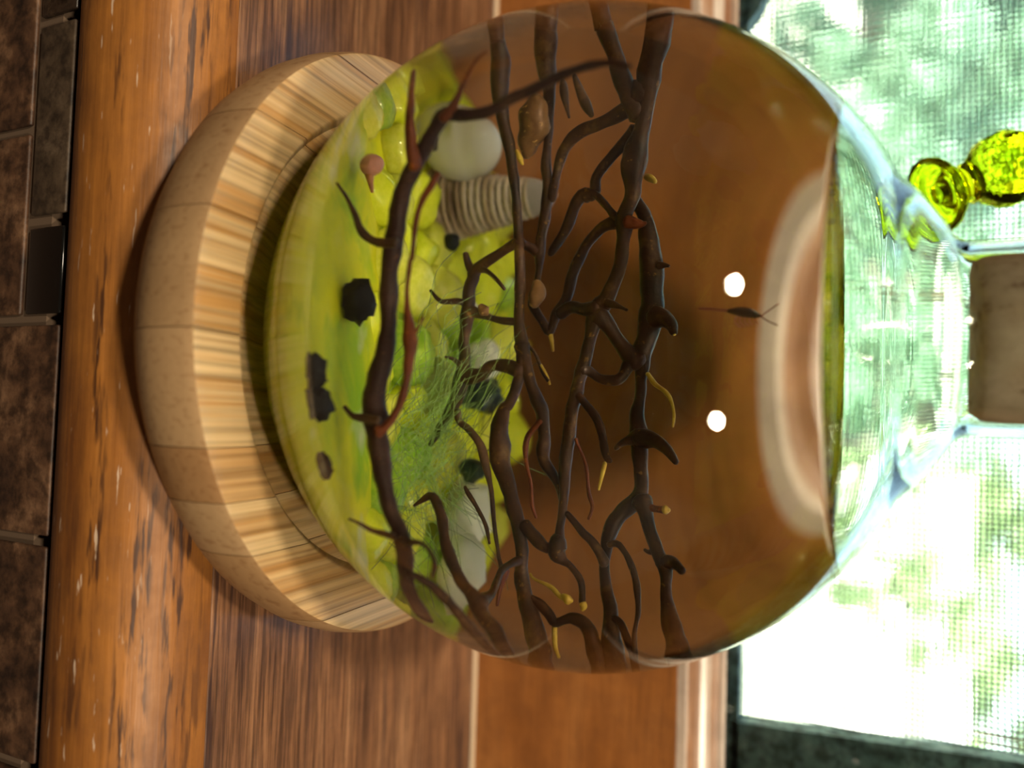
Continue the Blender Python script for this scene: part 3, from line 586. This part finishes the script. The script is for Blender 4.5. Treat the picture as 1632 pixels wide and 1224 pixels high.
c = ramp(n, l, f, [(.34, (.78, .80, .008)), (.55, (.92, .90, .015)), (.72, (.94, .92, .10))])
gq = noise_tex(n, l, coords(n, l, (2.6, 2.6, 2.6), loc=(.4, 2.2, .7)), 1.0, 4, .6, .4)
c = mix(n, l, c, (.26, .60, .012), ramp(n, l, gq, [(.50, (0, 0, 0)), (.64, (.8, .8, .8))]))
wq = noise_tex(n, l, coords(n, l, (4.2, 4.2, 4.2), loc=(7.4, 1.2, 3.7)), 1.0, 3, .6)
c = mix(n, l, c, (.80, .84, .52), ramp(n, l, wq, [(.60, (0, 0, 0)), (.72, (.8, .8, .8))]))
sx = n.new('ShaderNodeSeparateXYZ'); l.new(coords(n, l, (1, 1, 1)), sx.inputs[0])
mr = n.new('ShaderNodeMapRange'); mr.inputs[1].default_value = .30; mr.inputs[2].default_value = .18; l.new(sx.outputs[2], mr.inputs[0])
c = mix(n, l, c, (.66, .62, .24), mr.outputs[0])  # paler low band: light refracted in the thick glass, painted onto the bed
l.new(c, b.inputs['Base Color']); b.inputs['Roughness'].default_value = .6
t = n.new('ShaderNodeBsdfTranslucent'); l.new(c, t.inputs[0])
x = n.new('ShaderNodeMixShader'); x.inputs[0].default_value = .4
l.new(b.outputs[0], x.inputs[1]); l.new(t.outputs[0], x.inputs[2]); l.new(x.outputs[0], n['Material Output'].inputs[0])
bump(n, l, b, f, .5, .03)
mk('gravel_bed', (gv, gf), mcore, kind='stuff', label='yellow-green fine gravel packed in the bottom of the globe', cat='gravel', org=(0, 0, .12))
shapes = []
for s in range(4):
    for mm, w in ((M_lime, 5), (M_yel, 3), (M_grn, 2)): shapes.append((blob((0, 0, 0), (1, 1, .82), .30, 1.1, s*3+w, 3), mm, w))
protos = []
rg = random.Random(11); placed = []
def pebble_ok(p, r, k=.80): return all((p-q).length > k*(r+s) for q, s in placed)
reserved = [((.004, .35, .55), .07), ((.412, .3, .55), .08), ((.50, .2, .60), .08), ((-.39, .3, .5), .11), ((-.53, .25, .53), .12), ((-.06, -.45, .57), .05), ((.17, -.70, .53), .06), ((.35, -.65, .53), .03), ((.10, .3, .57), .06), ((.094, .1, .55), .06)]
placed += [(Vector(p), q) for p, q in reserved]
first = {}
count = 0
tries = 0
while count < 150 and tries < 9000:
    tries += 1
    r = rg.uniform(.050, .088)
    if True:
        a = rg.uniform(0, 6.283); q = .86*math.sqrt(rg.random()); p = Vector((q*math.cos(a), q*math.sin(a), 0)); p.z = top(p.x, p.y)-.012
        if (p-Vector((0, 0, ZC))).length > RI-r*1.05: continue
    if p.y < -.25: continue
    if not pebble_ok(p, r, .86): continue
    placed.append((p, r)); count += 1
    k = rg.choices(range(len(shapes)), [w for _, _, w in shapes])[0]
    if k not in first:
        o = mk('pebble', shapes[k][0], shapes[k][1]); first[k] = o
    else:
        o = first[k].copy(); COL.objects.link(o)
    nm_ = shapes[k][1].name.split('_')[1]
    tag(o, {'lime': 'small lime-green algae-stained pebble', 'yellow': 'small yellow algae-stained pebble', 'green': 'small dark green algae-coated pebble'}[nm_]+' in the gravel bed of the globe', 'pebble', {'lime': 'lime-green', 'yellow': 'yellow', 'green': 'dark green'}[nm_]+' pebbles of the gravel bed')
    o.location = p*S; o.scale = (r, r, r*rg.uniform(.75, 1)); o.rotation_euler = (rg.uniform(-.5, .5), rg.uniform(-.5, .5), rg.uniform(0, 6.28))
def lump(name, c, r, mm, label, cat='pebble', lumpy=.3, seed=0, rot=0, sharp=False, fr=1.5, group=None):
    return mk(name, blob(c, r, lumpy, fr, seed, 3, Matrix.Rotation(rot, 3, 'Z'), sharp), mm, label=label, cat=cat, org=c, group=group)
lump('pebble', (.004, .35, .55), (.055, .05, .045), M_wht, 'smooth white pebble lying behind the middle coral strand', seed=1)
lump('pebble', (.40, .3, .545), (.085, .07, .06), M_wht, 'milky white quartz pebble near the lower edge of the bed', seed=2, sharp=True)
lump('pebble', (.52, .18, .60), (.075, .07, .055), M_wht, 'rounded whitish pebble at the far lower end of the bed', seed=8)
lump('pebble', (.094, .10, .53), (.07, .045, .055), algae_stone('pebble_pale', (.50, .58, .12), (.66, .70, .25)), 'long pale green pebble behind the algae tuft', seed=4)
lump('pebble', (-.115, .2, .575), (.018, .016, .02), M_wht, 'tiny clear gravel chip below the middle strand', seed=14, sharp=True)
M_chk = algae_stone('pebble_chalk', (.62, .68, .40), (.78, .80, .62))
lump('pebble', (-.40, -.62, .46), (.05, .04, .035), M_chk, 'chalky pebble against the front glass near the pink snail', seed=5)
lump('black_stone', (-.06, -.45, .565), (.050, .04, .040), M_blk, 'rough black stone tucked beside the thick front branch', 'stone', .30, 5, .2, True, 3.6)
lump('black_stone', (.128, -.70, .550), (.042, .035, .038), M_blk, 'black lava stone against the front glass, nearer the black tile of the pair', 'stone', .48, 6, .5, True, 3.0)
lump('black_stone', (.200, -.69, .555), (.048, .04, .040), M_blk, 'larger black lava stone touching another at the front glass', 'stone', .48, 7, 1.1, True, 3.0)
lump('black_stone', (.35, -.655, .545), (.034, .03, .028), M_blk, 'small single black stone at the front glass', 'stone', .3, 8, .4, True, 2.0)
lump('black_stone', (.10, .28, .575), (.045, .05, .055), plain('blue_black', (.012, .022, .035), .3), 'blue-black stone seen through a loop of the coral', 'stone', .3, 9, .4, True, 2.2)
lump('black_stone', (-.287, .2, .52), (.022, .02, .02), M_blk, 'tiny black stone at the foot of the ribbed shell', 'stone', .3, 10)
lump('black_stone', (.297, .22, .585), (.03, .03, .032), plain('green_black', (.012, .035, .016), .4), 'dark green stone beside the algae tuft', 'stone', .3, 12, 0, True)

# drifting hair algae
rg = random.Random(5); st = []
for k in range(210):
    x, y = .29+rg.gauss(0, .09), -.05+rg.gauss(0, .10)
    a = rg.choice((rg.gauss(2.6, .5), rg.gauss(2.6, .5), rg.gauss(.2, .9))); L = rg.uniform(.10, .34)
    up = rg.uniform(.25, 1.0)
    P = [(x, y, .54,   .0017), (x+.35*L*math.cos(a), y+.2*L*math.sin(a)*.4, .54+.45*L*up, .0015), (x+.75*L*math.cos(a), y-.05+.15*L*rg.gauss(0, 1), .54+.75*L*up, .0012), (x+L*math.cos(a), y+.2*L*rg.gauss(0, 1), .54+.85*L*up, .0008)]
    st.append(tube(P, 5, 3))
m_w, n, l, b = mat('algae_hair'); b.inputs['Base Color'].default_value = (.34, .56, .12, 1)
t = n.new('ShaderNodeBsdfTransparent'); x = n.new('ShaderNodeMixShader'); x.inputs[0].default_value = .78
l.new(b.outputs[0], x.inputs[1]); l.new(t.outputs[0], x.inputs[2]); l.new(x.outputs[0], n['Material Output'].inputs[0])
mk('algae_tuft', join(*st), m_w, kind='stuff', label='wispy green hair algae tuft drifting up among the coral branches', cat='algae', org=(.29, -.05, .54))

# ---------------------------------------------------------------- shells
def spiral_shell(P0, P1, r0, r1, turns, ribs=3):
    P0, P1 = Vector(P0), Vector(P1); ax = (P1-P0).normalized(); A = ax.orthogonal().normalized(); B_ = ax.cross(A)
    nv, nu = 300, 40; V, F = [], []
    for j in range(nv+1):
        t = j/nv
        for i in range(nu):
            a = 2*math.pi*i/nu
            ph = (t*turns+i/nu)
            rr = r0+(r1-r0)*t
            rr *= 1+.17*abs(math.sin(math.pi*ph))**.55-.10
            rr *= 1+.016*math.sin(a*22+t*9)
            c = P0+(P1-P0)*t
            V.append(tuple(c+(A*math.cos(a)+B_*math.sin(a))*rr))
        if j: F += [((j-1)*nu+i, (j-1)*nu+(i+1) % nu, j*nu+(i+1) % nu, j*nu+i) for i in range(nu)]
    V.append(tuple(P0-ax*.02)); V.append(tuple(P1+ax*r1*.7)); k = len(V)
    F += [(k-2, (i+1) % nu, i) for i in range(nu)]+[(k-1, nv*nu+i, nv*nu+(i+1) % nu) for i in range(nu)]
    return V, F
m_s, n, l, b = mat('ribbed_shell')
tc = coords(n, l, (4, 4, 18)); f = noise_tex(n, l, tc, 1.0, 4, .6)
l.new(ramp(n, l, f, [(.3, (.20, .12, .07)), (.46, (.50, .36, .22)), (.58, (.70, .58, .46)), (.70, (.92, .70, .48))]), b.inputs['Base Color']); b.inputs['Roughness'].default_value = .25; b.inputs['Coat Weight'].default_value = .6
SB, ST = (-.385, .30, .44), (-.408, .30, .70)
sh = mk('spiral_shell', spiral_shell(SB, ST, .086, .046, 15), [m_s, plain('shell_groove', (.10, .055, .03), .5)], label='brown ribbed spiral shell standing in the gravel', cat='shell', org=SB)
for p in sh.data.polygons:
    j_, i_ = divmod(p.index, 40)
    if j_ < 300 and ((j_/300*15+i_/40) % 1 < .17 or (j_/300*15+i_/40) % 1 > .90): p.material_index = 1
mk('shell_tip', tube([(-.407, .30, .695, .048), (-.409, .30, .725, .040), (-.412, .30, .75, .022), (-.413, .30, .762, .008)], 20, 4), algae_stone('shell_white', (.5, .45, .42), (.62, .56, .52), .3, .3), sh, SB, label='frosty white shell tip')
m_p, n, l, b = mat('pale_shell')
f = noise_tex(n, l, coords(n, l, (2.5, 2.5, 9)), 1.0, 3, .5)
l.new(ramp(n, l, f, [(.35, (.78, .72, .56)), (.65, (.93, .90, .84))]), b.inputs['Base Color']); b.inputs['Roughness'].default_value = .18; b.inputs['Coat Weight'].default_value = .5
def snail(c, r, seed, squash=1.0):
    bm = bmesh.new(); bmesh.ops.create_uvsphere(bm, u_segments=40, v_segments=28, radius=1); V = []
    for v in bm.verts:
        p = v.co.copy(); a = math.atan2(p.y, p.x)
        k = 1+.13*math.cos(a-.6)-.10*max(0, math.sin(a*1.0+p.z*1.5))*abs(p.z)
        groove = .07*math.exp(-((p.z-.42-.12*a/3.14)/.07)**2)
        q = Vector((p.x*k*(1-groove), p.y*k*(1-groove), p.z*(1.0 if p.z < .42 else 1.12)))
        if p.y < -.5 and abs(p.x+.25) < .45 and p.z < .1: q.y += .20*(1-abs(p.x+.25)/.45)
        V.append((c[0]+q.x*r[0], c[1]+q.y*r[1], c[2]+q.z*r[2]))
    F = [tuple(x.index for x in f.verts) for f in bm.faces]; bm.free(); return V, F
ss = mk('snail_shell', snail((-.525, .25, .530), (.080, .080, .094), 1), m_p, label='large smooth cream snail shell behind the front branch', cat='shell', org=(-.535, .25, .42))
mk('shell_mouth', blob((-.500, .180, .497), (.020, .007, .012), .2, 2, 3, 2), plain('shell_dark', (.09, .06, .03), .6), ss, (-.525, .25, .42), label='dark shell opening')
m_k = plain('pink_shell', (.60, .26, .18), .3)
pk = mk('snail_shell', snail((-.385, -.38, .565), (.026, .026, .028), 2), m_k, label='tiny pink snail shell on green algae near the front', cat='shell', org=(-.385, -.38, .54))
mk('shell_spire', tube([(-.372, -.38, .560, .015), (-.345, -.385, .566, .008), (-.32, -.39, .572, .004)], 10, 3), plain('orange_shell', (.42, .16, .05), .4), pk, (-.385, -.38, .54), label='orange tapering spire')

# ---------------------------------------------------------------- sea fan: traced growth of each branch, (x, y, z, radius)
def bark(name, a, c, e, rough=.45):
    m, n, l, b = mat(name)
    f = noise_tex(n, l, coords(n, l, (12, 12, 12)), 1.0, 5, .65)
    l.new(ramp(n, l, f, [(.35, a), (.58, c), (.74, e)]), b.inputs['Base Color']); b.inputs['Roughness'].default_value = rough; b.inputs['Specular IOR Level'].default_value = .2
    h = noise_tex(n, l, coords(n, l, (44, 44, 44), loc=(3, 5, 7)), 1.0, 3, .6)
    l.new(mix(n, l, ramp(n, l, f, [(.35, a), (.58, c), (.74, e)]), tuple(min(1, q*z) for q, z in zip(e, (2.2, 2.0, 1.2))), ramp(n, l, h, [(.64, (0, 0, 0)), (.72, (.55, .55, .55))])), b.inputs['Base Color'])
    g = noise_tex(n, l, coords(n, l, (40, 40, 40)), 1.0, 2, .5); bump(n, l, b, g, .4, .006); return m
M_cor = {'front': bark('coral_front', (.022, .008, .006), (.040, .015, .010), (.09, .042, .025)),
         'dark': bark('coral_dark', (.016, .006, .003), (.055, .020, .007), (.15, .08, .025)),
         'twig': bark('coral_twig', (.035, .015, .008), (.075, .034, .014), (.16, .08, .03)),
         'red': bark('coral_red', (.09, .018, .005), (.16, .034, .008), (.24, .07, .018)),
         'tip': bark('coral_tip', (.40, .22, .02), (.58, .38, .05), (.70, .52, .12)),
         'tan': bark('coral_tan', (.13, .055, .018), (.24, .12, .04), (.40, .25, .12))}
NAME = {'front': 'main_branch', 'dark': 'branch', 'twig': 'twig', 'red': 'twig', 'tip': 'polyp', 'tan': 'crust'}
f1 = empty('sea_fan', CORAL[10][1][0][:3], label='thick brown sea fan branch curving close to the front glass', cat='coral')
O1 = CORAL[10][1][0][:3]
f1.location = Vector((.17, -.544, .652))*S; O1 = (.17, -.544, .652)
f2 = empty('sea_fan', (0, 0, .72), label='dark branching sea fan spread across the middle of the globe', cat='coral'); O2 = (0, 0, .72)
for i, (kind, P) in enumerate(CORAL):
    front = i < 10
    big = max(p[3] for p in P)
    mk(NAME[kind], tube(P, 12 if big > .012 else 8, 4, .28 if kind in ('dark', 'front') else .35, 26.0), M_cor[kind], f1 if front else f2, O1 if front else O2)

# ---------------------------------------------------------------- shrimp
so = (-.052, -.15, 1.36)
sr = mk('shrimp', tube([(-.055, -.15, 1.353, .004), (-.054, -.15, 1.368, .008), (-.052, -.152, 1.386, .0115), (-.048, -.152, 1.404, .0105), (-.044, -.15, 1.418, .006), (-.041, -.15, 1.428, .002)], 14, 5, .12, 60),
        plain('shrimp_body', (.10, .055, .035), .25), label='tiny dark shrimp swimming upright in the open water', cat='shrimp', org=so)
M_sl = plain('shrimp_limb', (.34, .10, .06), .3)
mk('tail', tube([(-.0555, -.15, 1.355, .0035), (-.058, -.15, 1.33, .0028), (-.061, -.15, 1.305, .003), (-.062, -.15, 1.286, .002)], 8, 4), M_sl, sr, so, label='thin reddish tail')
for dx, dy in ((-.012, -.01), (.010, -.012)):
    mk('antenna', tube([(-.042, -.15, 1.425, .0016), (-.040+dx, -.15+dy, 1.445, .0014), (-.040+dx*2.2, -.15+dy*2, 1.470, .001)], 6, 4), M_sl, sr, so)
for k in range(5):
    z = 1.375+.009*k
    mk('leg', tube([(-.046, -.152, z, .0016), (-.030, -.158, z-.004+.002*k, .0014), (-.016-.002*k, -.16, z+.010, .001)], 6, 3), M_sl, sr, so)
for s in (-1, 1): mk('eye', blob((-.043+.005*s, -.158, 1.415), (.003,)*3, 0, 1, 0, 1), M_blk, sr, so)

# ---------------------------------------------------------------- yellow glass finial hanging before the pane
A0, A1 = Vector((-.656, .98, 2.007)), Vector((-.768, 1.10, 2.2465))
ax = (A1-A0).normalized(); q = ax.to_track_quat('Z', 'Y').to_matrix()
def along(g): return [tuple(q @ Vector(v)+A0) for v in g[0]], g[1]
M_yg = glass('yellow_glass', 1.45, (.84, .88, .07))
fo = empty('glass_finial', tuple(A0), label='yellow-green glass finial with flared hollow foot, hanging before the window screen', cat='ornament')
foot = [(0, .050), (.022, .048), (.028, .012), (.040, .010), (.050, .044), (.075, .046), (.110, .018), (.136, -.012), (.147, -.014), (.150, .0), (.143, .022), (.118, .050), (.088, .078), (.070, .100), (.064, .122), (.072, .134), (.082, .142), (.080, .152), (.070, .160), (0, .160)]
mk('flared_foot', along(lathe(foot, 64)), M_yg, fo, tuple(A0))
ball = [(0, .162)]+[(.146*math.sin(a), .296-.146*math.cos(a)) for a in [math.pi*k/18 for k in range(2, 17)]]+[(.03, .440), (.022, .47), (0, .475)]
bo = mk('faceted_ball', along(lathe(ball, 14)), M_yg, fo, tuple(A0), smooth=False)
T = A0+ax*.47
mk('hanging_thread', tube([(*T, .004), (T.x, T.y+.05, 3.2, .003), (T.x, 1.30, 5.0, .003)], 6, 3), plain('thread', (.8, .8, .75), .4), fo, tuple(A0))
mk('suction_hook', tube([(T.x, 1.338, 5.02, .12), (T.x, 1.32, 5.02, .10), (T.x, 1.29, 5.02, .03), (T.x, 1.25, 5.02, .02)], 20, 3), plain('clear_rubber', (.7, .72, .7), .2), fo, tuple(A0))
